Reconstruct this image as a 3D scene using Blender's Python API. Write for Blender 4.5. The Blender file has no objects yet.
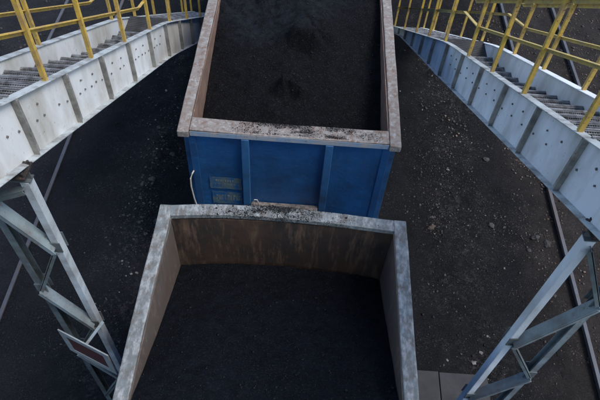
import bpy, math, random
import numpy as np
from mathutils import Matrix, Vector, Euler
random.seed(7); RNG = np.random.default_rng(11)
S = bpy.context.scene; C = S.collection; R = math.radians
G = 10.3                                   # eye height above the ground

# ------------------------------------------------------------ camera, sky, sun, exposure
cam_d = bpy.data.cameras.new('camera'); cam = bpy.data.objects.new('camera', cam_d); C.objects.link(cam)
pitch, roll, yaw, fpx = R(52.7128), R(4.5391), R(0.7384), 595.96
f_ = Vector((math.sin(yaw)*math.cos(pitch), math.cos(yaw)*math.cos(pitch), -math.sin(pitch)))
rt = Vector((math.cos(yaw), -math.sin(yaw), 0)); up = rt.cross(f_)
cr, sr = math.cos(roll), math.sin(roll)
r2 = cr*rt + sr*up; u2 = -sr*rt + cr*up
cam.matrix_world = Matrix(((r2.x, u2.x, -f_.x, 0), (r2.y, u2.y, -f_.y, 0), (r2.z, u2.z, -f_.z, G), (0, 0, 0, 1)))
cam_d.sensor_width = 36; cam_d.lens = fpx/600*36; cam_d.clip_end = 3000; cam_d.clip_start = 0.05
S.camera = cam
W = bpy.data.worlds.new('World'); S.world = W; W.use_nodes = True
nt = W.node_tree; bg = nt.nodes['Background']
sky = nt.nodes.new('ShaderNodeTexSky'); sky.sky_type = 'NISHITA'; sky.sun_disc = False
SUN_EL, SUN_AZ = R(60), R(112)              # azimuth clockwise from +Y
sky.sun_elevation = SUN_EL; sky.sun_rotation = SUN_AZ
sky.dust_density = 1.2; sky.air_density = 1.0; sky.ozone_density = 1.5
nt.links.new(sky.outputs[0], bg.inputs[0]); bg.inputs[1].default_value = 0.115
sd = bpy.data.lights.new('sun', 'SUN'); sd.energy = 1.3; sd.angle = R(22); sd.color = (1, .965, .92)
sun = bpy.data.objects.new('sun', sd); C.objects.link(sun)
dv = Vector((math.sin(SUN_AZ)*math.cos(SUN_EL), math.cos(SUN_AZ)*math.cos(SUN_EL), math.sin(SUN_EL)))
sun.rotation_euler = dv.to_track_quat('Z', 'Y').to_euler(); sun.location = (20, 10, 40)
S.view_settings.view_transform = 'Standard'; S.view_settings.look = 'None'
S.view_settings.gamma = 1; S.view_settings.exposure = 1.3

# ------------------------------------------------------------ materials
def mat(name, base, alt=None, scale=3.0, rough=.7, metal=0.0, dirt=None, dscale=2.0, damt=.5, dsoft=.12,
        spot=None, sscale=14.0, samt=.35, ssoft=.05, bump=.15, bscale=40.0, stretch=(1, 1, 1), stretch_spot=(1, 1, 1), patch=None, spec=.5):
    """layered paint: base<->alt by soft noise, dirt and spots laid over by thresholded noise, bumped."""
    m = bpy.data.materials.new(name); m.use_nodes = True; n = m.node_tree.nodes; l = m.node_tree.links
    b = n['Principled BSDF']; tc = n.new('ShaderNodeTexCoord')
    oi = n.new('ShaderNodeObjectInfo'); add = n.new('ShaderNodeVectorMath'); add.operation = 'ADD'
    mul = n.new('ShaderNodeVectorMath'); mul.operation = 'SCALE'; mul.inputs[3].default_value = 37.0
    cmb = n.new('ShaderNodeCombineXYZ')
    for i in range(3): l.new(oi.outputs['Random'], cmb.inputs[i])
    l.new(cmb.outputs[0], mul.inputs[0]); l.new(tc.outputs['Object'], add.inputs[0]); l.new(mul.outputs[0], add.inputs[1])
    def noise(sc, st, det=6, ro=.6):
        mp = n.new('ShaderNodeMapping'); mp.inputs['Scale'].default_value = st; l.new(add.outputs[0], mp.inputs[0])
        t = n.new('ShaderNodeTexNoise'); t.inputs['Scale'].default_value = sc
        t.inputs['Detail'].default_value = det; t.inputs['Roughness'].default_value = ro
        l.new(mp.outputs[0], t.inputs['Vector']); return t.outputs['Fac']
    def mix(fac, a, c2):
        x = n.new('ShaderNodeMix'); x.data_type = 'RGBA'
        if hasattr(fac, 'links'): l.new(fac, x.inputs[0])
        else: x.inputs[0].default_value = fac
        for s, v in ((x.inputs[6], a), (x.inputs[7], c2)):
            if hasattr(v, 'links'): l.new(v, s)
            else: s.default_value = (*v, 1)
        return x.outputs[2]
    def thr(fac, amt, soft):
        r = n.new('ShaderNodeMapRange'); r.clamp = True; c0 = .72-.44*amt
        r.inputs[1].default_value = c0-soft; r.inputs[2].default_value = c0+soft; l.new(fac, r.inputs[0]); return r.outputs[0]
    col = mix(thr(noise(scale, stretch), .5, .22), base, alt or tuple(c*.8 for c in base))
    if patch:                               # a spread of finer dust with a ragged edge
        (px, py), pr, pc = patch; vs = n.new('ShaderNodeVectorMath'); vs.operation = 'DISTANCE'
        fl = n.new('ShaderNodeVectorMath'); fl.operation = 'MULTIPLY'; fl.inputs[1].default_value = (1, 1, 0)
        l.new(tc.outputs['Object'], fl.inputs[0]); l.new(fl.outputs[0], vs.inputs[0]); vs.inputs[1].default_value = (px, py, 0)
        ad = n.new('ShaderNodeMath'); ad.operation = 'MULTIPLY_ADD'; l.new(noise(2.2, (1, 1, 1)), ad.inputs[0]); ad.inputs[1].default_value = 1.4; l.new(vs.outputs['Value'], ad.inputs[2])
        pm = n.new('ShaderNodeMapRange'); pm.inputs[1].default_value = pr+.55; pm.inputs[2].default_value = pr+1.0; pm.inputs[3].default_value = 1; pm.inputs[4].default_value = 0
        l.new(ad.outputs[0], pm.inputs[0]); col = mix(pm.outputs[0], col, pc)
    if dirt: col = mix(thr(noise(dscale, stretch, 8, .65), damt, dsoft), col, dirt)
    if spot: col = mix(thr(noise(sscale, stretch_spot, 8, .7), samt, ssoft), col, spot)
    l.new(col, b.inputs['Base Color']); b.inputs['Roughness'].default_value = rough; b.inputs['Metallic'].default_value = metal; b.inputs['Specular IOR Level'].default_value = spec
    bp = n.new('ShaderNodeBump'); bp.inputs['Strength'].default_value = bump; bp.inputs['Distance'].default_value = .02
    l.new(noise(bscale, (1, 1, 1), 6, .65), bp.inputs['Height']); l.new(bp.outputs[0], b.inputs['Normal'])
    return m
M = dict(
 white=mat('worn_white_paint', (.63, .635, .62), (.54, .55, .54), 2.5, .6, dirt=(.37, .345, .29), dscale=2.2, damt=.42, dsoft=.14,
           spot=(.20, .13, .08), sscale=16, samt=.12, stretch=(1, 1, .35), bump=.08),
 white_skylit=mat('worn_white_paint_skylit', (.70, .73, .76), (.61, .65, .69), 2.5, .6, dirt=(.38, .39, .38), dscale=2.2, damt=.40, dsoft=.14,  # white paint with the blue skylight of the right side put into its colour
           spot=(.22, .20, .19), sscale=16, samt=.1, stretch=(1, 1, .35), bump=.08),
 flange=mat('dusty_flange_paint', (.45, .48, .48), (.34, .37, .37), 4, .65, dirt=(.14, .13, .12), dscale=5, damt=.35, spot=(.20, .12, .07), samt=.18),
 stiff=mat('grimy_grey_paint', (.28, .27, .235), (.21, .205, .18), 4, .65, dirt=(.10, .09, .08), dscale=5, damt=.4, spot=(.16, .09, .05), samt=.2),
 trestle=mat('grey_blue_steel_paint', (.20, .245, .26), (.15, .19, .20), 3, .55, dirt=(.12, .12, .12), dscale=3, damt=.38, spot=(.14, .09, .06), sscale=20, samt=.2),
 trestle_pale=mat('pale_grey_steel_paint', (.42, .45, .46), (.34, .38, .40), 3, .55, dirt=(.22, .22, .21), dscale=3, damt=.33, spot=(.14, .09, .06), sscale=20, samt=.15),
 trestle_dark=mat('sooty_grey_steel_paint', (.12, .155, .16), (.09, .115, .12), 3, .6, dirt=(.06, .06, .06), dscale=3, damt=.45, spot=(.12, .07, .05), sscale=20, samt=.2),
 yellow=mat('chipped_yellow_paint', (.58, .38, .055), (.47, .31, .06), 5, .55, dirt=(.34, .22, .09), dscale=7, damt=.42, dsoft=.1,
           spot=(.13, .06, .03), sscale=26, samt=.24, bump=.1),
 yellow_pale=mat('faded_yellow_paint', (.52, .38, .095), (.43, .32, .09), 5, .6, dirt=(.32, .26, .14), dscale=7, damt=.42, dsoft=.1,
           spot=(.15, .09, .05), sscale=26, samt=.2, bump=.1),
 grate=mat('galvanised_grating', (.27, .275, .28), (.19, .19, .195), 9, .6, .3, dirt=(.07, .065, .06), dscale=9, damt=.5),
 grate_dark=mat('soot_covered_plate', (.085, .083, .085), (.06, .06, .06), 9, .85, dirt=(.035, .035, .035), dscale=6, damt=.5),
 rim_near=mat('scraped_grey_rim', (.150, .165, .165), (.115, .13, .132), 3, .65, dirt=(.095, .075, .058), dscale=8, damt=.36,
           spot=(.33, .34, .335), sscale=13, samt=.31, ssoft=.12, stretch_spot=(1.2, .55, 1), bump=.15),
 rim_far=mat('scraped_pink_grey_rim', (.195, .182, .168), (.175, .142, .118), 4, .7, dirt=(.13, .080, .055), dscale=11, damt=.38, dsoft=.12,
           spot=(.29, .285, .275), sscale=16, samt=.30, ssoft=.10, bump=.15),
 chord_blue=mat('grey_blue_chord_face', (.16, .24, .33), (.22, .25, .28), 6, .6, dirt=(.30, .27, .25), dscale=6, damt=.4, spot=(.12, .08, .06), samt=.2),
 rust_in=mat('rusty_inner_plate', (.105, .054, .028), (.052, .035, .025), 2, .85, dirt=(.028, .024, .021), dscale=1.4, damt=.55, dsoft=.2,
           spot=(.165, .10, .062), sscale=7, samt=.24, ssoft=.12, stretch_spot=(1.6, 1, .22), bump=.3, bscale=14, spec=.25),
 brown_in=mat('scuffed_brown_inner_plate', (.095, .066, .050), (.068, .049, .039), 2, .75, dirt=(.09, .075, .065), dscale=3, damt=.4, dsoft=.2,
           spot=(.17, .125, .10), sscale=9, samt=.2, ssoft=.1, stretch_spot=(1, 1.2, .3), bump=.2, bscale=14),
 pink_in=mat('rust_pink_inner_plate', (.22, .135, .095), (.155, .090, .062), 2, .75, dirt=(.10, .065, .05), dscale=3, damt=.35, dsoft=.15,
           spot=(.26, .19, .155), sscale=9, samt=.2, bump=.2, bscale=14),
 blue=mat('dull_blue_wagon_paint', (.013, .105, .28), (.010, .078, .22), 1.6, .5, dirt=(.012, .045, .11), dscale=1.7, damt=.48, dsoft=.2,
           spot=(.020, .075, .17), sscale=9, samt=.24, ssoft=.08, bump=.8, bscale=4.5),
 blue_rib=mat('lighter_blue_rib_paint', (.027, .11, .24), (.025, .09, .20), 3, .5, dirt=(.02, .05, .10), dscale=3, damt=.3, spot=(.10, .09, .09), samt=.14),
 stencil=mat('faded_khaki_stencil', (.125, .15, .125), (.06, .11, .13), 14, .8, spec=.2, dirt=(.012, .082, .21), dscale=9, damt=.50, dsoft=.10),
 stencil_light=mat('worn_cream_stencil', (.30, .30, .22), (.20, .22, .17), 22, .8, dirt=(.015, .08, .18), dscale=9, damt=.4),
 dark_red=mat('dull_dark_red_enamel', (.075, .026, .024), (.05, .02, .02), 6, .5),
 sign_frame=mat('grey_sign_border', (.27, .29, .28), (.22, .24, .24), 6, .6, dirt=(.13, .13, .13), damt=.3),
 iron=mat('dark_iron', (.04, .037, .035), (.03, .027, .025), 6, .6, .4, spot=(.10, .055, .035), samt=.3),
 railtop=mat('dull_rail_steel', (.085, .09, .105), (.055, .057, .065), 6, .6, .1, dirt=(.08, .06, .05), damt=.3),
 wood=mat('coal_dusted_sleeper', (.018, .017, .016), (.010, .010, .010), 6, .95, spec=.1, dirt=(.005, .005, .006), damt=.5),
 concrete=mat('sooty_concrete', (.062, .061, .062), (.042, .041, .042), 2, .9, dirt=(.025, .025, .026), dscale=1.5, damt=.45, dsoft=.2, bump=.2, bscale=12, spec=.15),
 rodm=mat('bare_bent_rod', (.50, .46, .38), (.38, .35, .30), 9, .6),
 ledge=mat('dirt_covered_ledge', (.25, .21, .18), (.15, .13, .12), 14, .9, dirt=(.04, .04, .04), dscale=18, damt=.45),
 coal=mat('fine_coal', (.0048, .0061, .0095), (.0068, .0086, .0140), 1.1, .8, dirt=(.0028, .0032, .0044), dscale=9, damt=.5, dsoft=.16,
           spot=(.016, .018, .023), sscale=42, samt=.27, ssoft=.07, spec=.08, bump=1.0, bscale=45),
 coal_far=mat('fine_coal_dry', (.0056, .0057, .0066), (.0044, .0045, .0054), 1.3, .85, patch=((-.75, 9.3), 1.15, (.0115, .0135, .0175)), dirt=(.0024, .0024, .0029), dscale=9, damt=.5, dsoft=.16,
           spot=(.019, .019, .021), sscale=42, samt=.27, ssoft=.07, spec=.08, bump=1.0, bscale=45),
 lump=mat('coal_lump', (.0065, .0068, .008), (.011, .0115, .013), 8, .6, bump=.3, spec=.2),
 stone=mat('pale_stone', (.20, .185, .165), (.15, .14, .13), 8, .9, spec=.2, dirt=(.05, .048, .045), dscale=10, damt=.4, bump=.5),
 gravel_grey=mat('dusty_grey_gravel', (.068, .064, .060), (.036, .035, .034), 3, .9, bump=.4, spec=.15),
 gravel_brown=mat('brown_ballast_stone', (.085, .062, .047), (.05, .042, .037), 3, .9, bump=.4, spec=.15),
 leaf=mat('dead_leaf', (.17, .12, .08), (.12, .08, .055), 3, .8),
 bolt=mat('weathered_bolt', (.11, .10, .095), (.07, .06, .055), 6, .7),
 deck=mat('deck_steel', (.10, .10, .10), (.07, .07, .07), 4, .7),
)
# the ground's own material: coal dust, greyer dusty zones, brown between the right-hand rails
def ground_mat():
    m = bpy.data.materials.new('coal_dust_ground'); m.use_nodes = True; n = m.node_tree.nodes; l = m.node_tree.links
    b = n['Principled BSDF']; b.inputs['Roughness'].default_value = .95; b.inputs['Specular IOR Level'].default_value = .06
    tc = n.new('ShaderNodeTexCoord'); sep = n.new('ShaderNodeSeparateXYZ'); l.new(tc.outputs['Object'], sep.inputs[0])
    def noise(sc, det=8, ro=.65):
        t = n.new('ShaderNodeTexNoise'); t.inputs['Scale'].default_value = sc; t.inputs['Detail'].default_value = det
        t.inputs['Roughness'].default_value = ro; l.new(tc.outputs['Object'], t.inputs['Vector']); return t.outputs['Fac']
    def mr(s, a, c, lo=0, hi=1):
        r = n.new('ShaderNodeMapRange'); r.inputs[1].default_value = a; r.inputs[2].default_value = c
        r.inputs[3].default_value = lo; r.inputs[4].default_value = hi; l.new(s, r.inputs[0]); return r.outputs[0]
    def math_(op, a, c):
        x = n.new('ShaderNodeMath'); x.operation = op
        for i, v in enumerate((a, c)):
            if hasattr(v, 'links'): l.new(v, x.inputs[i])
            else: x.inputs[i].default_value = v
        return x.outputs[0]
    def mix(fac, a, c2):
        x = n.new('ShaderNodeMix'); x.data_type = 'RGBA'
        if hasattr(fac, 'links'): l.new(fac, x.inputs[0])
        else: x.inputs[0].default_value = fac
        for s, v in ((x.inputs[6], a), (x.inputs[7], c2)):
            if hasattr(v, 'links'): l.new(v, s)
            else: s.default_value = (*v, 1)
        return x.outputs[2]
    X, Y = sep.outputs[0], sep.outputs[1]
    col = mix(mr(noise(.9), .38, .62), (.0056, .0064, .0088), (.0100, .0110, .0140))
    warm = mr(X, .5, 3.0); col = mix(warm, col, mix(mr(noise(1.1), .38, .62), (.0042, .0041, .0044), (.0080, .0077, .0080)))
    nx = math_('ADD', X, math_('MULTIPLY', math_('SUBTRACT', noise(.8), .5), 2.2))
    # dusty strip either side of the track
    for lo, mid, hi, c2, k in ((-4.3, -3.2, -2.3, (.075, .070, .066), .85), (2.5, 3.5, 4.6, (.070, .065, .059), .85)):
        band = math_('MULTIPLY', mr(nx, lo, mid), mr(nx, mid, hi, 1, 0))
        sp = math_('MULTIPLY', mr(noise(11, 10, .8), .50, .62), mr(noise(1.3), .40, .62)); col = mix(math_('MULTIPLY', math_('MULTIPLY', band, sp), k), col, c2)
    col = mix(math_('MULTIPLY', mr(nx, 4.6, 5.6), mr(noise(3.0, 10, .8), .35, .6, .35, 1)), col, (.036, .030, .026))
    col = mix(math_('MULTIPLY', mr(nx, -4.7, -5.6), mr(noise(2.0, 8, .7), .35, .65, .3, 1)), col, (.024, .024, .028))
    fg = mr(noise(55, 6, .75), .40, .60); col = mix(fg, mix(.45, col, (.003, .003, .004)), mix(.16, col, (.055, .055, .056)))
    sx = math_('MULTIPLY', mr(noise(34, 8, .75), .585, .65), mr(noise(1.6), .42, .6))
    col = mix(sx, col, (.105, .10, .098))
    l.new(col, b.inputs['Base Color'])
    bp = n.new('ShaderNodeBump'); bp.inputs['Strength'].default_value = .8; bp.inputs['Distance'].default_value = .03
    l.new(noise(28, 10, .75), bp.inputs['Height']); l.new(bp.outputs[0], b.inputs['Normal'])
    return m
M['ground'] = ground_mat()

# ------------------------------------------------------------ helpers
def empty(name, loc, label=None, cat=None, group=None):
    o = bpy.data.objects.new(name, None); C.objects.link(o); o.location = loc; o.empty_display_size = .2
    tag(o, label, cat, group); return o
def tag(o, label=None, cat=None, group=None, kind=None):
    for k, v in (('label', label), ('category', cat), ('group', group), ('kind', kind)):
        if v: o[k] = v
    return o
class MB:
    def __init__(s): s.v = []; s.f = []
    def box(s, c, size, rot=None, taper=None):
        b = len(s.v); h = [x/2 for x in size]
        for sz in (-1, 1):
            for sy in (-1, 1):
                for sx in (-1, 1):
                    p = Vector((sx*h[0], sy*h[1], sz*h[2]))
                    if rot: p = rot @ p
                    s.v.append(tuple(p+Vector(c)))
        s.f += [tuple(b+i for i in q) for q in ((0, 2, 3, 1), (4, 5, 7, 6), (0, 1, 5, 4), (2, 6, 7, 3), (0, 4, 6, 2), (1, 3, 7, 5))]
        return s
    def bb(s, x0, x1, y0, y1, z0, z1): return s.box(((x0+x1)/2, (y0+y1)/2, (z0+z1)/2), (abs(x1-x0), abs(y1-y0), abs(z1-z0)))
    def bar(s, a, c, w, t, side=(1, 0, 0)):
        """flat bar from a to c, width w along `side`, thickness t"""
        a = Vector(a); c = Vector(c); d = (c-a); L = d.length; d.normalize()
        sx = Vector(side); sx = (sx-d*sx.dot(d)).normalized(); n = d.cross(sx)
        rot = Matrix((sx, n, d)).transposed(); return s.box((a+c)/2, (w, t, L), rot)
    def poly(s, pts, face):                 # closed profile extruded elsewhere
        b = len(s.v); s.v += [tuple(p) for p in pts]; s.f += [tuple(b+i for i in q) for q in face]; return s
    def extr(s, prof, path):
        """profile given as function i->list of points, joined along path stations"""
        n = None
        for k, ring in enumerate(path):
            b = len(s.v); n = len(ring); s.v += [tuple(p) for p in ring]
            if k:
                for i in range(n):
                    j = (i+1) % n; s.f.append((b-n+i, b-n+j, b+j, b+i))
            else: first = b
        s.f.append(tuple(first+i for i in reversed(range(n)))); s.f.append(tuple(b+i for i in range(n))); return s
    def tube(s, pts, r, n=8):
        rings = []; pts = [Vector(p) for p in pts]
        for i, p in enumerate(pts):
            d = (pts[min(i+1, len(pts)-1)]-pts[max(i-1, 0)]).normalized()
            a = d.cross(Vector((0, 0, 1)) if abs(d.z) < .9 else Vector((0, 1, 0))).normalized(); b2 = d.cross(a)
            rings.append([p+(a*math.cos(2*math.pi*k/n)+b2*math.sin(2*math.pi*k/n))*r for k in range(n)])
        return s.extr(None, rings)
    def mesh(s, name, m):
        me = bpy.data.meshes.new(name); me.from_pydata(s.v, [], s.f); me.materials.append(M[m]); me.update()
        import bmesh
        bm = bmesh.new(); bm.from_mesh(me); bmesh.ops.recalc_face_normals(bm, faces=bm.faces); bm.to_mesh(me); bm.free()
        return me
    def obj(s, name, m, parent=None, bevel=0, label=None, loc=None):
        me = s.mesh(name, m); o = bpy.data.objects.new(name, me); C.objects.link(o)
        if parent: o.parent = parent
        if loc is not None: o.location = loc
        if bevel:
            b = o.modifiers.new('bevel', 'BEVEL'); b.width = bevel; b.segments = 2; b.limit_method = 'ANGLE'
        if label: o['label'] = label
        return o
def again(o, loc=None, parent=None, rot=None):
    c = o.copy(); C.objects.link(c); c.parent = parent or o.parent
    if loc is not None: c.location = loc
    if rot is not None: c.rotation_euler = rot
    return c
def hash2(ix, iy, seed):
    h = (ix.astype(np.int64)*374761393+iy.astype(np.int64)*668265263+seed*982451653) & 0x7fffffff
    h = ((h ^ (h >> 13))*1274126177) & 0x7fffffff; return ((h ^ (h >> 16)) & 0xffff)/65535.
def vn(x, y, seed=0):
    ix = np.floor(x); iy = np.floor(y); fx = x-ix; fy = y-iy; fx = fx*fx*(3-2*fx); fy = fy*fy*(3-2*fy)
    a = hash2(ix, iy, seed); b = hash2(ix+1, iy, seed); c = hash2(ix, iy+1, seed); d = hash2(ix+1, iy+1, seed)
    return (a*(1-fx)+b*fx)*(1-fy)+(c*(1-fx)+d*fx)*fy-.5
def fbm(x, y, sc, octv=4, seed=0, gain=.55):
    t = 0; a = 1
    for k in range(octv): t = t+a*vn(x*sc+k*17.3, y*sc-k*9.1, seed+k); sc *= 2.03; a *= gain
    return t
def grid_obj(name, xs, ys, zf, m, skirt=None):
    X, Y = np.meshgrid(xs, ys); Z = zf(X, Y); nx, ny = len(xs), len(ys)
    V = np.stack([X, Y, Z], -1).reshape(-1, 3)
    i = np.arange(nx*ny).reshape(ny, nx); F = np.stack([i[:-1, :-1], i[:-1, 1:], i[1:, 1:], i[1:, :-1]], -1).reshape(-1, 4)
    me = bpy.data.meshes.new(name); me.vertices.add(len(V)); me.vertices.foreach_set('co', V.ravel())
    me.loops.add(F.size); me.loops.foreach_set('vertex_index', F.ravel()); me.polygons.add(len(F))
    me.polygons.foreach_set('loop_start', np.arange(0, F.size, 4)); me.polygons.foreach_set('use_smooth', np.ones(len(F), bool))
    me.update(calc_edges=True); me.materials.append(M[m]); o = bpy.data.objects.new(name, me); C.objects.link(o); return o
PH = (1+5**.5)/2
ICO = np.array([(-1, PH, 0), (1, PH, 0), (-1, -PH, 0), (1, -PH, 0), (0, -1, PH), (0, 1, PH), (0, -1, -PH), (0, 1, -PH), (PH, 0, -1), (PH, 0, 1), (-PH, 0, -1), (-PH, 0, 1)])/1.9
ICF = np.array([(0, 11, 5), (0, 5, 1), (0, 1, 7), (0, 7, 10), (0, 10, 11), (1, 5, 9), (5, 11, 4), (11, 10, 2), (10, 7, 6), (7, 1, 8), (3, 9, 4), (3, 4, 2), (3, 2, 6), (3, 6, 8), (3, 8, 9), (4, 9, 5), (2, 4, 11), (6, 2, 10), (8, 6, 7), (9, 8, 1)])
CUB = np.array([(x, y, z) for z in (-1, 1) for y in (-1, 1) for x in (-1, 1)])*.6
CUF = np.array([(0, 2, 3), (0, 3, 1), (4, 5, 7), (4, 7, 6), (0, 1, 5), (0, 5, 4), (2, 6, 7), (2, 7, 3), (0, 4, 6), (0, 6, 2), (1, 3, 7), (1, 7, 5)])
def lumps(name, P, r, m, flat=.7, cube=False):
    """many irregular pebbles joined in one mesh. P (n,3), r (n)"""
    T, F = (CUB, CUF) if cube else (ICO, ICF); n = len(P)
    q = RNG.normal(size=(n, 4)); q /= np.linalg.norm(q, axis=1)[:, None]; w, x, y, z = q.T
    Rm = np.stack([1-2*(y*y+z*z), 2*(x*y-z*w), 2*(x*z+y*w), 2*(x*y+z*w), 1-2*(x*x+z*z), 2*(y*z-x*w), 2*(x*z-y*w), 2*(y*z+x*w), 1-2*(x*x+y*y)], -1).reshape(n, 3, 3)
    V = T[None]*(1+RNG.uniform(-.28, .28, (n, len(T), 1)))*RNG.uniform(.6, 1.3, (n, 1, 3))*r[:, None, None]
    V = np.einsum('nij,nkj->nki', Rm, V); V[..., 2] *= flat; V += P[:, None, :]; V = V.reshape(-1, 3)
    FF = (F[None]+(np.arange(n)*len(T))[:, None, None]).reshape(-1, 3)
    me = bpy.data.meshes.new(name); me.vertices.add(len(V)); me.vertices.foreach_set('co', V.ravel())
    me.loops.add(FF.size); me.loops.foreach_set('vertex_index', FF.ravel().astype(np.int32)); me.polygons.add(len(FF))
    me.polygons.foreach_set('loop_start', np.arange(0, FF.size, 3)); me.update(calc_edges=True); me.materials.append(M[m])
    o = bpy.data.objects.new(name, me); C.objects.link(o); return o

# ------------------------------------------------------------ ground
def gz(X, Y):
    fade = np.clip((14-np.abs(X))/3, 0, 1)*np.clip((24-Y)/4, 0, 1)*np.clip((Y+6)/3, 0, 1)
    z = .10*fbm(X, Y, .45, 3, 1)+.035*fbm(X, Y, 3.2, 4, 5)
    z = z+.10*np.exp(-((X+3.2)/.55)**2)*(1+1.5*fbm(X, Y, 1.2, 3, 9))+.07*np.exp(-((X-3.5)/.7)**2)*(1+1.5*fbm(X, Y, 1.2, 3, 12))
    trk = np.minimum(np.minimum(np.abs(X+.14), np.abs(X-6.35)), np.abs(X+6.05))
    z = z*np.clip((trk-.7)/.8, .15, 1)
    return (z-.02)*fade-.02
def axis(lo, hi, step, far): 
    a = np.arange(lo, hi+step, step); g = np.geomspace(1, far, 14)
    return np.concatenate([(lo-g)[::-1], a, hi+g])
tag(grid_obj('ground', axis(-12, 12, .06, 900), axis(-4, 20, .06, 900), gz, 'ground'), kind='structure')

# ------------------------------------------------------------ railway tracks
def track(xc, label, sink=0, y0=-12, y1=26):
    t = empty('railway_track', (xc, 0, sink), label, 'railway track', 'railway tracks running side by side')
    for s in (-1, 1):
        x = s*.76; mb = MB(); mb.bb(x-.068, x+.068, y0, y1, .005, .022); mb.bb(x-.010, x+.010, y0, y1, .022, .125); mb.bb(x-.036, x+.036, y0, y1, .125, .165)
        mb.obj('rail', 'railtop', t, .004)
    first = None
    for k in range(int((y1-y0)/.55)):
        y = y0+.3+k*.55
        if first is None: first = MB().bb(-1.35, 1.35, -.12, .12, -.11, 0).obj('sleeper', 'wood', t, .01, loc=(0, y, -.004))
        else: again(first, (0, y, -.004+random.uniform(-.012, .004)), t, (0, 0, random.uniform(-.01, .01)))
    return t
track(-.14, 'middle railway track running under the two loaded coal wagons')
track(6.43, 'right-hand railway track of dull rails in brown ballast behind the yellow railing', -.075)
track(-6.05, 'left-hand railway track half buried in coal dust behind the left stairway', -.152)

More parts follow.
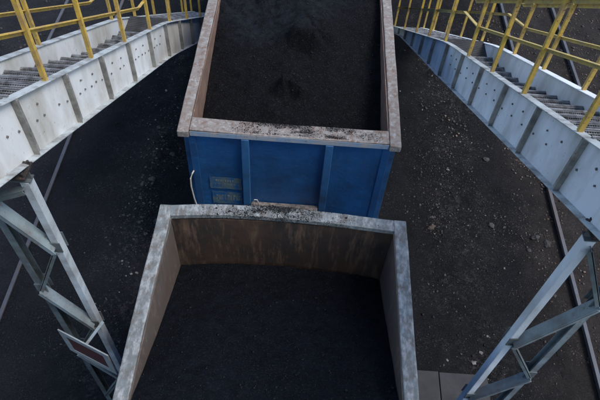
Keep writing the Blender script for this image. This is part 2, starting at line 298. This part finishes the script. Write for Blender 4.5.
# ------------------------------------------------------------ wagons
ZT = G-6.03
def wagon(y0, y1, label, near, xc=-.14):
    w = empty('coal_wagon', (xc, (y0+y1)/2, 0), label, 'coal wagon', 'open wagons of the coal train')
    yc = (y0+y1)/2; a, b = y0-yc, y1-yc                 # local ends
    rim = 'rim_near' if near else 'rim_far'; zf = ZT-2.3
    hw, hi = 1.55, 1.395
    for s in (-1, 1):
        MB().bb(s*hi, s*(hi+.012+.02), a+.10, b-.10, zf, ZT-.113).obj('side_wall', ('brown_in' if near else 'pink_in'), w)
        MB().bb(s*(hi+.034), s*(hi+.05), a+.16, b-.16, zf, ZT-.10).obj('outer_side_panel', 'blue', w)
        rings = []
        for k in range(81):
            ov = 0 if near else .03; y = a-ov+(b-a+2*ov)*k/80; q = np.array([y]); dx = .022*fbm(q, q*0+s*3+near, .8, 3, 91)[0]; dz = (.006 if near else .014)*fbm(q, q*0+s*5+near, 1.1, 3, 93)[0]
            ex = .006*fbm(q, q*0+s*8, 4.5, 2, 95)[0]
            rings.append([(s*(hi-.004)+dx+ex, y, ZT-.11+dz), (s*(hi-.004)+dx+ex, y, ZT+(.003 if near else .012)+dz), (s*hw+dx, y, ZT+(.003 if near else .012)+dz-.004), (s*hw+dx, y, ZT-.11+dz)])
        o = MB().extr(None, rings).obj('top_rail', rim, w, .014)
        # a thin bead welded along the inner edge
        MB().bb(s*(hi-.018), s*(hi-.005), a+.2, b-.2, ZT-.05, ZT-.02).obj('edge_strip', 'pink_in' if not near else 'brown_in', o)
        p0 = None
        for k in range(9):
            y = a+.35+k*(b-a-.7)/8
            if p0 is None: p0 = MB().bb(-.055, .055, -.07, .07, zf, ZT-.112).obj('side_post', 'blue_rib', w, .008, loc=(s*(hi+.106), y, 0))
            else: again(p0, (s*(hi+.106), y, 0), w)
    for e, yy in ((-1, a), (1, b)):
        # end chord, bowed slightly outwards on the nearer wagon
        n = 24; rings = []
        for k in range(n+1):
            x = -hi+.006+2*(hi-.006)*k/n; u = (x+.35)/(1.70 if x > -.35 else 1.03); bow = .075*max(0, 1-u*u) if (near and e == 1) else (.02*(1-(x/hi)**2))
            sag = (.012*fbm(np.array([x*2.]), np.array([e*3.+near]), 1.1, 2, 4)[0])
            yo = yy+e*(bow-(.002 if near else .02)); yi = yo-e*(.165 if near else .245); hb = .075 if near else .10
            rings.append([(x, yo, ZT-hb+sag), (x, yo, ZT+sag), (x, yi, ZT+sag), (x, yi, ZT-hb+sag)])
        ch_ = MB().extr(None, rings).obj('top_rail', rim, w, .008)
        MB().bb(-hi+.01, hi-.01, yy+e*.001, yy+e*.006, ZT-.095, ZT-.012).obj('chord_face', 'chord_blue', ch_) if not near else None
        yw = yy-e*.12
        n = 26; rings = []
        for k in range(n+1):
            x = -hi+.004+2*(hi-.004)*k/n; bow = .05*(1-(x/hi)**2) if near else .0
            q = yw+e*bow; rings.append([(x, q-e*.02, zf), (x, q, zf), (x, q, ZT-.104), (x, q-e*.02, ZT-.104)])
        MB().extr(None, rings).obj('end_wall', 'rust_in', w, 0)
        # outside skin of the end in three pressed panels, ribs between
        xs = (-hi+.0, -.62, .565, hi)
        for i in range(3):
            x0, x1 = xs[i]+.02, xs[i+1]-.02; mb = MB(); rings = []
            for k in range(9):
                x = x0+(x1-x0)*k/8; d = .018*math.sin(math.pi*k/8)
                q0 = yw+e*.06+e*.0; rings.append([(x, q0, zf+.05), (x, q0+e*(.012-d), zf+.05), (x, q0+e*(.012-d), ZT-.105), (x, q0, ZT-.105)])
            mb.extr(None, rings).obj('end_panel', 'blue', w)
        r0 = None
        for x in (-.62, .565):
            mb = MB(); q = yw+e*.058
            mb.bb(-.055, .055, q, q+e*.075, zf+.02, ZT-.106)
            if r0 is None: r0 = mb.obj('end_rib', 'blue_rib', w, .008, loc=(x, 0, 0))
            else: again(r0, (x, 0, 0), w)
        for s in (-1, 1): MB().bb(s*(hi-.075), s*(hi+.03), yw+e*.061, yw+e*.085, zf, ZT-.108).obj('corner_post', 'blue', w, .006)
        MB().bb(-.555, .5, yw+e*.074, yw+e*.24, zf+.66, zf+.72).obj('end_ledge', 'ledge', w, .008)
        MB().bb(-1.5, 1.5, yy-e*.35, yy-e*.02, zf-.36, zf-.03).obj('end_beam', 'iron', w, .01)
        c = MB().bb(-.14, .14, yy-e*.02, yy+e*.36, zf-.34, zf-.10).obj('coupler', 'iron', w, .03)
        MB().bb(-.19, .19, yy+e*.362, yy+e*.57, zf-.38, zf-.06).obj('coupler_head', 'iron', c, .04)
    MB().bb(-1.38, 1.38, a+.14, b-.14, zf-.08, zf-.002).obj('floor', 'iron', w)
    MB().bb(-.2, .2, a+.36, b-.36, zf-.42, zf-.09).obj('centre_sill', 'iron', w)
    for yb in (a+2.2, b-2.2):
        bg_ = MB(); bg_.bb(-.18, .18, yb-.25, yb+.25, .5, zf-.43)
        bg_.bb(-1.1, 1.1, yb-.2, yb+.2, .55, .85)
        for s in (-1, 1): bg_.bb(s*1.02, s*1.16, yb-1.15, yb+1.15, .52, .78)
        bo = bg_.obj('bogie', 'iron', w, .02)
        for dy in (-.925, .925):
            MB().tube([(-1.0, yb+dy, .64), (1.0, yb+dy, .64)], .08, 12).obj('axle', 'iron', bo)
            for s in (-1, 1):
                MB().tube([(s*.70, yb+dy, .64), (s*.725, yb+dy, .64), (s*.727, yb+dy, .64), (s*.86, yb+dy, .64)], .475, 28).obj('wheel', 'iron', bo)
    return w, yc
wn, ycn = wagon(-8.3, 4.38, 'nearer open coal wagon with bluish grey scraped rim and rusty brown inner end wall', True)
wf, ycf = wagon(5.66, 18.3, 'farther blue coal wagon with pinkish worn rim, upright ribs and faded lettering on its end', False)
# faded stencilled block on the blue end, and its grab rod and wire hook
ye = 5.66-ycf+.12-.0735
def on_end(mb, x0, x1, z0, z1, t=.0015, off=0): mb.bb(x0+.14, x1+.14, ye-t-off, ye-off, z0+G, z1+G)
st = MB(); on_end(st, -1.33, -.84, -7.34, -7.06); st.obj('lettering_patch', 'stencil', wf)
st = MB(); on_end(st, -1.31, -.84, -7.72, -7.41); st.obj('lettering_patch', 'stencil', wf)
st = MB()
x = -1.24
for ch in range(9):                          # worn strokes: what is left of the small upper line
    for k in range(random.choice((2, 3))):
        on_end(st, x+k*.011, x+k*.011+.006, -7.165, -7.165+random.uniform(.03, .05), .0015, .002)
    on_end(st, x, x+.026, -7.145+random.choice((0, .018)), -7.138+.018, .0015, .0037); x += .036
x = -1.25
for ch in range(7):
    on_end(st, x, x+.008, -7.26, -7.20, .0015, .002); on_end(st, x+.02, x+.026, -7.255, -7.21, .0015, .002); x += .048
x = -1.25
for ch in range(9):
    on_end(st, x, x+.009, -7.62, -7.50, .0015, .002)
    if ch % 2 == 0: on_end(st, x, x+.03, -7.515, -7.50, .0015, .0037)
    if ch % 3 == 1: on_end(st, x+.022, x+.03, -7.62, -7.50, .0015, .002)
    x += .045
tag(st.obj('lettering', 'stencil_light', wf), kind='stuff')
MB().tube([(-1.40, ye+.03, G-6.93), (-1.43, ye-.06, G-6.95), (-1.455, ye-.10, G-7.02), (-1.46, ye-.11, G-7.2), (-1.44, ye-.11, G-7.5), (-1.395, ye-.10, G-7.85), (-1.37, ye-.06, G-8.0), (-1.36, ye+.03, G-8.03)], .011, 8).obj('grab_rod', 'rodm', wf)
MB().tube([(-.52, ye-.10, G-7.60), (-.515, ye-.14, G-7.45), (-.49, ye-.15, G-7.37), (-.45, ye-.15, G-7.37), (-.43, ye-.14, G-7.45), (-.435, ye-.12, G-7.62)], .008, 8).obj('wire_hook', 'rodm', wf)

# coal loads
def coal_near(X, Y):
    t = np.clip((4.3-Y)/2.3, 0, 1.2)
    z = -7.27+1.10*t**1.15+.16*(1-(X/1.4)**2)*(1-.5*t)+.05*fbm(X, Y, 1.3, 3, 21)+.020*fbm(X, Y, 7, 4, 22)
    z = np.where(Y < 1.6, np.minimum(z, -6.2+.1*np.sin(Y)), z)
    return np.minimum(z, -6.09+.18*(1-(X/1.4)**2))+G
def coal_far(X, Y):
    z = -6.78+.18*np.clip(Y-6, 0, 3)+.10*(1-(X/1.4)**2)
    crumb = np.exp(-(((X-.15)/.38)**2+((Y-8.1)/.22)**2))+.8*np.exp(-(((X+.05)/.22)**2+((Y-7.1)/.2)**2))+.5*np.exp(-(((X+.7)/.6)**2+((Y-9.3)/.5)**2))
    z = z+crumb*(.05+.55*np.abs(fbm(X, Y, 3.4, 4, 61)))
    for cx, cy, r, h in ((.08, 8.12, .20, .26), (.33, 7.95, .13, .14), (.02, 7.9, .12, -.08), (-.15, 7.55, .20, .10), (-.16, 7.12, .13, .14), (.08, 7.05, .10, .11), (.0, 6.95, .08, -.06), (.3, 8.6, .45, .16), (-.7, 8.9, .5, -.16), (.4, 7.2, .5, .04), (-.3, 6.7, .2, .05)):
        z = z+h*np.exp(-(((X-cx)/r)**2+((Y-cy)/r/.8)**2))
    return np.minimum(z+.06*fbm(X, Y, 1.6, 3, 31)+.026*fbm(X, Y, 7, 4, 32)+.03*np.abs(fbm(X, Y, 3.1, 3, 35)), -5.95)+G
def clip_axis(lo, hi, st): return np.linspace(lo, hi, int((hi-lo)/st))
for nm, fn, ya, yb, m, lab, fine_lo, fine_hi in (
    ('coal_heap', coal_near, -8.15, 4.23, 'coal', 'black fine coal heaped in the nearer wagon with the rusty inner wall', .8, 4.23),
    ('coal_heap', coal_far, 5.80, 18.1, 'coal_far', 'black fine coal filling the farther blue wagon nearly to its rim', 5.8, 10.5)):
    ys = np.unique(np.concatenate([clip_axis(ya, fine_lo, .1) if fine_lo > ya else np.array([ya]), clip_axis(fine_lo, fine_hi, .022), clip_axis(fine_hi, yb, .1) if yb > fine_hi else np.array([yb])]))
    lx = np.linspace(-1.385, 1.385, 126)
    o = grid_obj(nm, lx-.14, ys, lambda X, Y, fn=fn: fn(X+.14, Y), m); tag(o, lab, 'coal', kind='stuff')
    n = 18000; Px = RNG.uniform(-1.37, 1.37, n); Py = RNG.uniform(fine_lo, fine_hi, n)
    keep = (fbm(Px, Py, 1.5, 3, 77) > RNG.uniform(-.5, .6, n)); Px, Py = Px[keep], Py[keep]
    r = RNG.pareto(3.2, len(Px))*.0035+.0035; r = np.minimum(r, .018)
    lo = lumps('coal_lumps', np.stack([Px-.14, Py, fn(Px, Py)+r*.25], -1), r, 'lump', .8, True)
    lo.parent = o; lo['kind'] = 'stuff'
# coal grit lying on the end chords
for lab, wag, yr, xr, zz, sd_, n in (('near', wn, (4.17, 4.42), (-.95, .75), .002, 3, 20000), ('far', wf, (5.69, 5.90), (-.95, .95), .004, 4, 26000)):
    Px = RNG.normal((-.05 if lab == 'near' else .2), (.38 if lab == 'near' else .45), n); Py = RNG.uniform(*yr, n)
    if lab == 'near': Py = Py+.05*np.maximum(0, 1-((Px+.35)/1.35)**2)
    dens = fbm(Px*1.5, Py*4, 2.2, 3, 55); k = (dens > RNG.uniform(-.45, .45, n)) & (np.abs(Px) < 1.3); Px, Py = Px[k], Py[k]
    r = np.minimum(RNG.pareto(3, len(Px))*.002+.0022, .014)
    o = lumps('coal_grit', np.stack([Px-.14-wag.location.x, Py-wag.location.y, np.full(len(Px), ZT+.004)], -1), r, 'lump', .5, True)
    o.parent = wag; o['kind'] = 'stuff'

# ------------------------------------------------------------ stairways
BY, BZ, S1, S2 = 8.2, -6.17, .575, .68
def stz(y):
    if abs(y-BY) < .4: return BZ+S1*.4-S1*(y-BY+.4)-(S2-S1)/1.6*(y-BY+.4)**2+G
    return (BZ+S1*(BY-y) if y <= BY else BZ-S2*(y-BY))+G
def rampline(y0, y1, dz=0): 
    ys = [y0] + ([BY-.4+.2*k for k in range(5)] + ([10.5, 12.3] if y1 > 12.4 else []) if y0 < BY < y1 else []) + [y1]; return [(y, stz(y)+dz) for y in ys]
XI, XO, HB = 2.36, 3.14, .68
def stairway(s, label, paint, inner_posts, outer_posts):
    t = empty('stairway', (s*2.75, 14.0, 0), label, 'stairway', 'pair of steel stairways beside the train')
    def L(p): return (p[0]*s-s*2.75, p[1]-14.0, p[2])
    def add(mb, name, m, parent=t, bevel=0, lab=None):
        mb.v = [L(p) for p in mb.v]; return mb.obj(name, m, parent, bevel, lab)
    Y0, Y1 = .02, 14.0
    def cut(y): return min(.5, max(0, y-BY)*(.115 if s > 0 else .03))      # the web grows shallower towards the foot
    def ramp(mb, x0, x1, d0, d1, y0=Y0, y1=Y1):
        c = lambda y, d: d+cut(y) if d < -.3 else d
        rings = [[(x0, y, z+c(y, d0)), (x1, y, z+c(y, d0)), (x1, y, z+c(y, d1)), (x0, y, z+c(y, d1))] for y, z in rampline(y0, y1)]
        return mb.extr(None, rings)
    inner = add(ramp(MB(), XI, XI+.010, -HB, -.012), 'inner_stringer', paint)
    add(ramp(MB(), XI-.052, XI+.040, -.012, .0), 'top_flange', 'flange', inner, .003)
    add(ramp(MB(), XI-.066, XI+.03, -HB-.014, -HB-.001), 'bottom_flange', 'flange', inner, .003)
    outer = add(ramp(MB(), XO, XO+.010, -HB, -.012), 'outer_stringer', paint)
    add(ramp(MB(), XO-.02, XO+.085, -.012, .0), 'top_flange', 'flange' if s < 0 else paint, outer, .003)
    add(ramp(MB(), XO-.02, XO+.085, -HB-.014, -HB-.001), 'bottom_flange', 'flange', outer, .003)
    # stiffeners: plates square to the web, each a channel leg facing the stairs' head
    k = 0; y = 3.44-.93*3
    while y < 13.6:
        z = stz(y); mb = MB(); mb.bb(XI-.054, XI-.001, y-.004, y+.004, z-HB+cut(y)+.001, z-.014)
        mb.bb(XI-.054, XI-.046, y+.0045, y+.030, z-HB+cut(y)+.03, z-.03)
        add(mb, 'stiffener', 'stiff', inner, 0)
        mb = MB(); mb.bb(XO+.012, XO+.075, y-.004, y+.004, z-HB+cut(y)+.001, z-.014); add(mb, 'stiffener', 'stiff', outer, 0)
        k += 1; y += .93
    # bolt heads of the tread brackets
    mb = MB()
    y = 1.3
    while y < 8.0:
        z = stz(y)
        for dy, dz in ((0, -.20), (-.10, -.29)) + (((.04, -.36),) if s < 0 and int(y*10) % 3 else ()):
            if random.random() < .93: mb.box((XI-.006, y+dy, z+dz+random.uniform(-.01, .01)), (.016, .017, .017), Euler((random.random(), 0, 0)).to_matrix())
        y += .31
    o = add(mb, 'bolt_heads', 'bolt', inner); o['kind'] = 'stuff'
    # grating tread, shared by every step
    g = MB(); x0, x1 = XI+.014, XO-.004
    xa, xb = x0-2.75, x1-2.75; xa, xb = (xa, xb) if s > 0 else (-xb, -xa)
    D = .27
    g.bb(xa, xb, -D/2, -D/2+.006, -.045, 0); g.bb(xa, xb, D/2-.02, D/2, -.045, 0)
    for k in range(1, 8): g.bb(xa, xb, -D/2+k*D/8-.0055, -D/2+k*D/8+.0055, -.03, -.001)
    n = 34
    for k in range(n+1): x = xa+.003+(xb-xa-.006)*k/n; g.bb(x-.002, x+.002, -D/2+.006, D/2-.006, -.022, -.007)
    tr = None; y = 8.15-.16; z = G-6.55-.01
    steps = []
    k = 0
    while y > .2: steps.append((y, min(G+float(np.interp(y+.135, [1, 5.11, 6.65, 8.1], [-1.7, -4.57, -5.60, -6.36])), stz(y)-.03))); y -= .31
    y = 8.98
    while y < 13.9: steps.append((y, stz(y)-.10)); y += .29
    for (y, z) in steps:
        if tr is None: tr = g.obj('tread', 'grate', t, 0, loc=(0, y-14.0, z))
        else: again(tr, (0, y-14.0, z), t)
    # landing between the flights
    lz = G-6.55
    lp = MB(); lp.bb(XI+.012, XO-.003, 8.14, 8.80, lz-.02, lz); lp = add(lp, 'landing_plate', 'grate_dark', t)
    mb = MB()
    for k in range(30): yy = 8.15+k*.022; mb.bb(XI+.02, XO-.006, yy, yy+.005, lz+.0005, lz+.007)
    o = add(mb, 'raised_ribs', 'grate_dark', lp); o['kind'] = 'stuff'
    # railings
    def railz(y, lvl):
        if lvl == 0:
            a = lambda q: G-4.99+.62*(7.03-q)-(.09 if s < 0 else 0); hb = .60
        else:
            a = lambda q: G-4.95+.685*(7.6-q); hb = 1.12
        yk = 7.1 if lvl == 0 else 7.55
        if y <= yk: return a(y)
        y2 = 7.9 if lvl == 0 else 8.2
        z2 = stz(y2)+hb+ (.04 if lvl == 0 else .06)
        if y <= y2: return a(yk)+(z2-a(yk))*(y-yk)/(y2-yk)
        return z2-S2*(y-y2)
    for posts, xr, rx in ((inner_posts, XI-.005, 0), (outer_posts, XO+.04, 0)):
        nm = 'inner' if posts is inner_posts else 'outer'
        for y in posts:
            z = stz(y); zt = railz(y, 1); mb = MB(); e = .021
            mb.bb(xr-e, xr+e, y-e, y-e+.006, z+.001, zt); mb.bb(xr-e, xr-e+.006, y-e+.0062, y+e, z+.001, zt)
            add(mb, 'handrail_post', 'yellow')
            mb = MB(); mb.bb(xr-.045, xr+.045, y-.05, y+.05, z+.001-.02, z+.012); add(mb, 'foot_plate', 'yellow', t) if False else None
        shift = .0 if nm == 'inner' else .35
        for lvl, nm2, wd in ((0, 'mid_rail', .052), (1, 'top_rail', .06)):
            ys = [.05, (7.1 if lvl == 0 else 7.55)+shift, (7.9 if lvl == 0 else 8.2)+shift*1.2, 13.9]
            def rz(q):
                return railz(q-shift, lvl)-shift*(.62 if lvl == 0 else .685) if q <= ys[1] else railz(q-shift, lvl)-shift*.62
            pts = []
            for q in ys: pts.append((q, rz(q)))
            mb = MB(); xm = xr+.038
            mb.extr(None, [[(xm, q, z-wd), (xm+.006, q, z-wd), (xm+.006, q, z), (xm, q, z)] for q, z in pts])
            mb.extr(None, [[(xm-.040, q, z-.006), (xm-.0005, q, z-.006), (xm-.0005, q, z), (xm-.040, q, z)] for q, z in pts])
            add(mb, nm2, 'yellow_pale' if s > 0 else 'yellow')
    return t
stairway(-1, 'left steel stairway with dirty white stringer, yellow railing and grating treads', 'white',
         [.4, 1.6, 2.8, 4.05, 5.12, 6.22, 7.35, 8.5, 9.75, 11.0, 12.3, 13.6], [.6, 1.9, 3.1, 4.35, 5.63, 6.9, 8.05, 9.19, 10.4, 11.6, 12.8, 13.8])
stairway(1, 'right steel stairway with white stringer tinted for blue skylight, yellow railing and grating treads', 'white_skylit',
         [.2, 1.4, 2.5, 3.63, 4.88, 5.94, 7.0, 8.4, 9.6, 10.8, 12.2, 13.6], [.6, 1.8, 3.0, 4.15, 5.26, 6.36, 7.45, 9.03, 10.33, 11.5, 12.7, 13.8])

# ------------------------------------------------------------ support trestles
def trestle(s, y, xi, xo, levels, label):
    """levels: alternating (outer z, inner z, ...) from the top, camera-relative"""
    zt = stz(y)-HB-.16
    t = empty('support_trestle', (s*(xi+xo)/2, y, 0), label, 'steel trestle', 'steel trestles holding up the stairways')
    def L(p): return (p[0]*s-s*(xi+xo)/2, p[1]-y, p[2])
    def add(mb, name, m, parent=t, bevel=0): mb.v = [L(p) for p in mb.v]; return mb.obj(name, m, parent, bevel)
    w, d = .10, .075
    for nm, x, sg in (('column', xi, 1), ('column', xo+.0, -1)):
        mb = MB(); mb.bb(x, x+sg*.008, y-w/2, y+w/2, -.03, zt)
        for q in (-1, 1): mb.bb(x+sg*.0082, x+sg*d, y+q*(w/2-.008), y+q*w/2, -.03, zt)
        c = add(mb, nm, ('white_skylit' if s > 0 else 'trestle_pale') if sg > 0 else ('trestle' if s > 0 else 'trestle_dark'), t, .002)
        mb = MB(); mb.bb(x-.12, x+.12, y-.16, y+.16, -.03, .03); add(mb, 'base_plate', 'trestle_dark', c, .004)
    prev = (xi+.05, zt-.05) ; inner = False
    for i, z in enumerate(levels):
        cur = ((xo-.05) if i % 2 == 0 else (xi+.05), z+G)
        mb = MB(); a = (prev[0], y-.06, prev[1]); b = (cur[0], y-.06, cur[1])
        ww = .13 if i % 2 else .075
        mb.bar(a, b, ww, .008, (0, 1, 0)); mb.bar((a[0], y-.06-ww/2+.004, a[2]-.03), (b[0], y-.06-ww/2+.004, b[2]-.03), .008, .05, (0, 1, 0))
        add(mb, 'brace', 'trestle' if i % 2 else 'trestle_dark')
        if i < len(levels)-1:
            gx = cur[0]
            for mb in (MB().bb(gx-.07, gx+.07, y+w/2+.001, y+w/2+.009, cur[1]-.12, cur[1]+.12), MB().bb(gx-.06, gx+.06, y-w/2-.011, y-w/2-.0005, cur[1]-.08, cur[1]+.08)): add(mb, 'gusset_plate', 'trestle_dark')
        prev = cur
    mb = MB(); mb.bb(xi-.02, XO+.10, y-.045, y+.045, zt, zt+.012); mb.bb(xi-.02, XO+.10, y-.005, y+.005, zt+.012, zt+.10)
    add(mb, 'cap_beam', 'trestle_dark')
    mb = MB(); mb.bb(xi-.02, xi+.12, y-.10, y+.10, zt+.10, zt+.118); add(mb, 'bearing_plate', 'iron')
    b0 = None
    for dx in (.0, .09):
        for dy in (-.07, .07):
            mb = MB(); mb.tube([(xi+dx, y+dy, zt+.09), (xi+dx, y+dy, zt+.16)], .013, 6); add(mb, 'bolt', 'iron')
    return t
TL = trestle(-1, 3.15, 2.30, 2.80, [-4.35, -5.12, -6.0, -6.85, -7.7, -8.55, -9.4], 'left steel trestle of two laced columns under the dirty white stringer')
TR = trestle(1, 2.80, 2.36, 2.94, [-4.87, -5.83, -6.68, -7.5, -8.35, -9.2], 'right steel trestle of two laced columns standing on the concrete slab')

# sign hung on the left trestle
sg = empty('sign_board', (-2.27, 2.66, G-6.68), 'grey-bordered sign board with dark red field, hung on the left trestle', 'sign')
ang = math.atan2(2.53-2.80, -1.95+2.59); sg.rotation_euler = (0, 0, ang)
bw, bh = .345, .285
MB().bb(-bw+.09, bw-.09, -.004, .004, -bh+.10, bh-.10).obj('sign_panel', 'dark_red', sg)
fr = MB(); fr.bb(-bw, bw, -.010, .006, bh-.10, bh); fr.bb(-bw, bw, -.010, .006, -bh, -bh+.10)
fr.bb(-bw, -bw+.09, -.010, .006, -bh+.10, bh-.10); fr.bb(bw-.09, bw, -.010, .006, -bh+.10, bh-.10); fr.obj('sign_border', 'sign_frame', sg, .003)
MB().bar((.03, .01, bh-.05), (.06, .30, bh+.02), .035, .006, (1, 0, 0)).obj('hanger', 'trestle', sg)

# ------------------------------------------------------------ concrete slab under the right trestle
sl = empty('concrete_slab', (2.7, 2.8, 0), 'sooty grey concrete slab under the foot of the right trestle', 'concrete slab')
MB().bb(-.75, .07, -1.4, 1.36, -.10, .055).obj('slab_panel', 'concrete', sl, .012)
MB().bb(.085, .95, -1.4, 1.35, -.10, .05).obj('slab_panel', 'concrete', sl, .012)

# ------------------------------------------------------------ loose stuff on the ground
def scatter(name, n, xr, yr, rbase, m, label, xmode='u', thr=-.1, sc=1.2, seed=1, rmax=.06, lift=.2, cube=False):
    Px = RNG.normal(*xr, n) if xmode == 'n' else RNG.uniform(*xr, n); Py = RNG.uniform(*yr, n)
    k = fbm(Px, Py, sc, 4, seed) > RNG.uniform(thr-.25, thr+.35, n); Px, Py = Px[k], Py[k]
    k = (np.abs(Px+.14) > 1.0); Px, Py = Px[k], Py[k]
    r = np.minimum(RNG.pareto(2.6, len(Px))*rbase+rbase*.5, rmax)
    return tag(lumps(name, np.stack([Px, Py, gz(Px, Py)+r*lift], -1), r, m, .6, cube), label, 'gravel', kind='stuff')
scatter('gravel', 5200, (-3.25, .42), (3.5, 13), .006, 'gravel_grey', 'grey gravel crumbs strewn on the coal dust left of the wagons', 'n', .05, 1.3, 3, .026)
scatter('gravel', 6500, (3.5, .65), (3.2, 15), .006, 'gravel_grey', 'grey gravel crumbs strewn on the coal dust right of the wagons', 'n', .05, 1.2, 8, .026)
scatter('gravel', 260, (3.55, .55), (4, 13), .010, 'stone', 'pale chips scattered right of the wagons', 'n', .1, 1.6, 14, .04)
scatter('gravel', 500, (-3.2, .40), (5, 11), .009, 'stone', 'pale chips scattered left of the wagons', 'n', .1, 1.6, 15, .035)
def cluster(spots, n, m, label, rb, rmax, seed):
    P = []
    for (cx, cy, sx, sy, k) in spots: P.append(np.stack([RNG.normal(cx, sx, int(n*k)), RNG.normal(cy, sy, int(n*k))], -1))
    P = np.concatenate(P); keep = fbm(P[:, 0], P[:, 1], 2.6, 4, seed) > RNG.uniform(-.4, .3, len(P)); P = P[keep]
    r = np.minimum(RNG.pareto(2.8, len(P))*rb+rb*.6, rmax)
    tag(lumps('gravel', np.stack([P[:, 0], P[:, 1], gz(P[:, 0], P[:, 1])+r*.25], -1), r, m, .6), label, 'gravel', kind='stuff')
cluster([(-3.25, 8.4, .28, .55, 1), (-3.2, 9.6, .2, .5, .6), (-2.95, 6.9, .25, .5, .6), (-2.7, 8.9, .2, .2, .3), (-3.1, 7.6, .2, .3, .4)], 1100, 'gravel_grey', 'denser clusters of dusty grey gravel left of the wagons', .007, .04, 71)
cluster([(3.35, 11.4, .35, .5, .8), (3.6, 10.2, .4, .5, 1), (3.2, 8.9, .35, .6, 1), (3.1, 7.5, .25, .35, .7), (4.5, 7.4, .4, .5, .7), (3.7, 4.6, .3, .4, .3)], 900, 'gravel_grey', 'denser clusters of dusty grey gravel right of the wagons', .0065, .034, 73)
cluster([(3.35, 11.4, .3, .4, .6), (3.6, 10.2, .35, .5, 1), (3.2, 8.9, .35, .6, 1), (3.1, 7.5, .25, .35, .5), (5.0, 7.3, .3, .4, .8)], 230, 'stone', 'pale crumbs among the grey gravel right of the wagons', .006, .024, 75)
scatter('coal_crumbs', 9000, (-11, 11), (2, 18), .008, 'lump', 'small black coal crumbs over the whole yard', 'u', -.05, .9, 18, .035, cube=True)
scatter('ballast', 9000, (4.8, 9.5), (4.5, 18), .016, 'gravel_brown', 'brown ballast around the right-hand track', 'u', -.1, 1.5, 23, .026)
scatter('ballast', 4000, (4.8, 9.5), (4.5, 18), .014, 'gravel_grey', 'grey ballast around the right-hand track', 'u', -.05, 1.1, 24, .045)
scatter('ballast', 2500, (-9, -5), (6, 16), .012, 'gravel_grey', 'dusty ballast around the left-hand track', 'u', .05, .8, 26, .04)
scatter('coal_crumbs', 26000, (-4.6, 5.2), (2.5, 15), .0042, 'lump', 'fine black coal crumbs between the tracks', 'u', -.15, 1.2, 48, .02, cube=True)
scatter('gravel', 9000, (-4.6, 5.2), (2.5, 15), .0034, 'gravel_grey', 'fine grey grit between the tracks', 'u', .0, 1.0, 49, .014, cube=True)
# dead leaves
n = 900; Px = RNG.uniform(4.6, 9, n); Py = RNG.uniform(6, 17, n); k = fbm(Px, Py, .9, 3, 60) > RNG.uniform(-.1, .5, n); Px, Py = Px[k], Py[k]
Px = np.concatenate([Px, RNG.normal(3.75, .28, 8)]); Py = np.concatenate([Py, RNG.normal(10.4, .4, 8)])
tag(lumps('dead_leaves', np.stack([Px, Py, gz(Px, Py)+.02], -1), RNG.uniform(.015, .035, len(Px)), 'leaf', .25, True), 'orange brown dead leaves lying on the ballast behind the right railing', 'leaves', kind='stuff')

def stone(x, y, r, label, m='stone', fl=.7, name='stone'):
    o = lumps(name, np.array([[0, 0, 0.]]), np.array([r]), m, fl); mod = o.modifiers.new('sub', 'SUBSURF'); mod.levels = mod.render_levels = 2; mod.subdivision_type = 'SIMPLE'; o.scale = (random.uniform(.8, 1.35), random.uniform(.7, 1.1), random.uniform(.7, 1))
    dt = bpy.data.textures.new('t', 'CLOUDS'); dt.noise_scale = r*.55
    dm = o.modifiers.new('rough', 'DISPLACE'); dm.texture = dt; dm.strength = r*.75
    o.location = (x, y, float(gz(np.array([x]), np.array([y]))[0])+r*fl*.35)
    return tag(o, label, 'stone')
stone(3.64, 4.62, 0.044, 'small pale stone, upper of the two beside the right trestle')
stone(3.46, 4.42, 0.068, 'larger pale stone, lower of the two beside the right trestle')
stone(2.92, 7.35, 0.096, 'tan brown stone close to the right rim corner of the nearer wagon', 'gravel_brown')
stone(2.96, 7.62, 0.064, 'grey stone touching the tan one right of the nearer wagon', 'gravel_grey')
stone(3.42, 8.95, 0.044, 'bright whitish pebble lying right of the gap between the wagons')
stone(4.25, 7.55, 0.072, 'grey stone lying alone below the middle of the right stringer', 'gravel_grey')
stone(4.35, 9.35, 0.080, 'dark grey rock near the right stringer, farthest of the larger ones', 'gravel_grey')
stone(5.15, 7.30, 0.088, 'flat grey stone, left of the two by the right-hand rail', 'gravel_grey')
stone(5.36, 7.15, 0.104, 'long brownish grey stone against the right-hand rail', 'gravel_grey', .5)
stone(-3.14, 8.05, 0.096, 'dark rounded rock on the gravel strip left of the wagons', 'gravel_grey')
stone(-2.85, 8.85, 0.064, 'grey rock between the gravel strip and the blue wagon', 'gravel_grey')
stone(-3.3, 9.6, 0.056, 'small grey rock at the far end of the left gravel strip', 'gravel_grey')

# the gangway the stairs hang from, on which one stands to see this
dk = empty('gangway', (0, -1.3, G-1.62), None, None); dk['kind'] = 'structure'
MB().bb(-6, 6, -.6, 1.28, -.03, 0).obj('gangway_deck', 'deck', dk)
for yy in (.22, 1.2): MB().bb(-6, 6, yy, yy+.02, -.5, -.031).obj('gangway_girder', 'deck', dk)
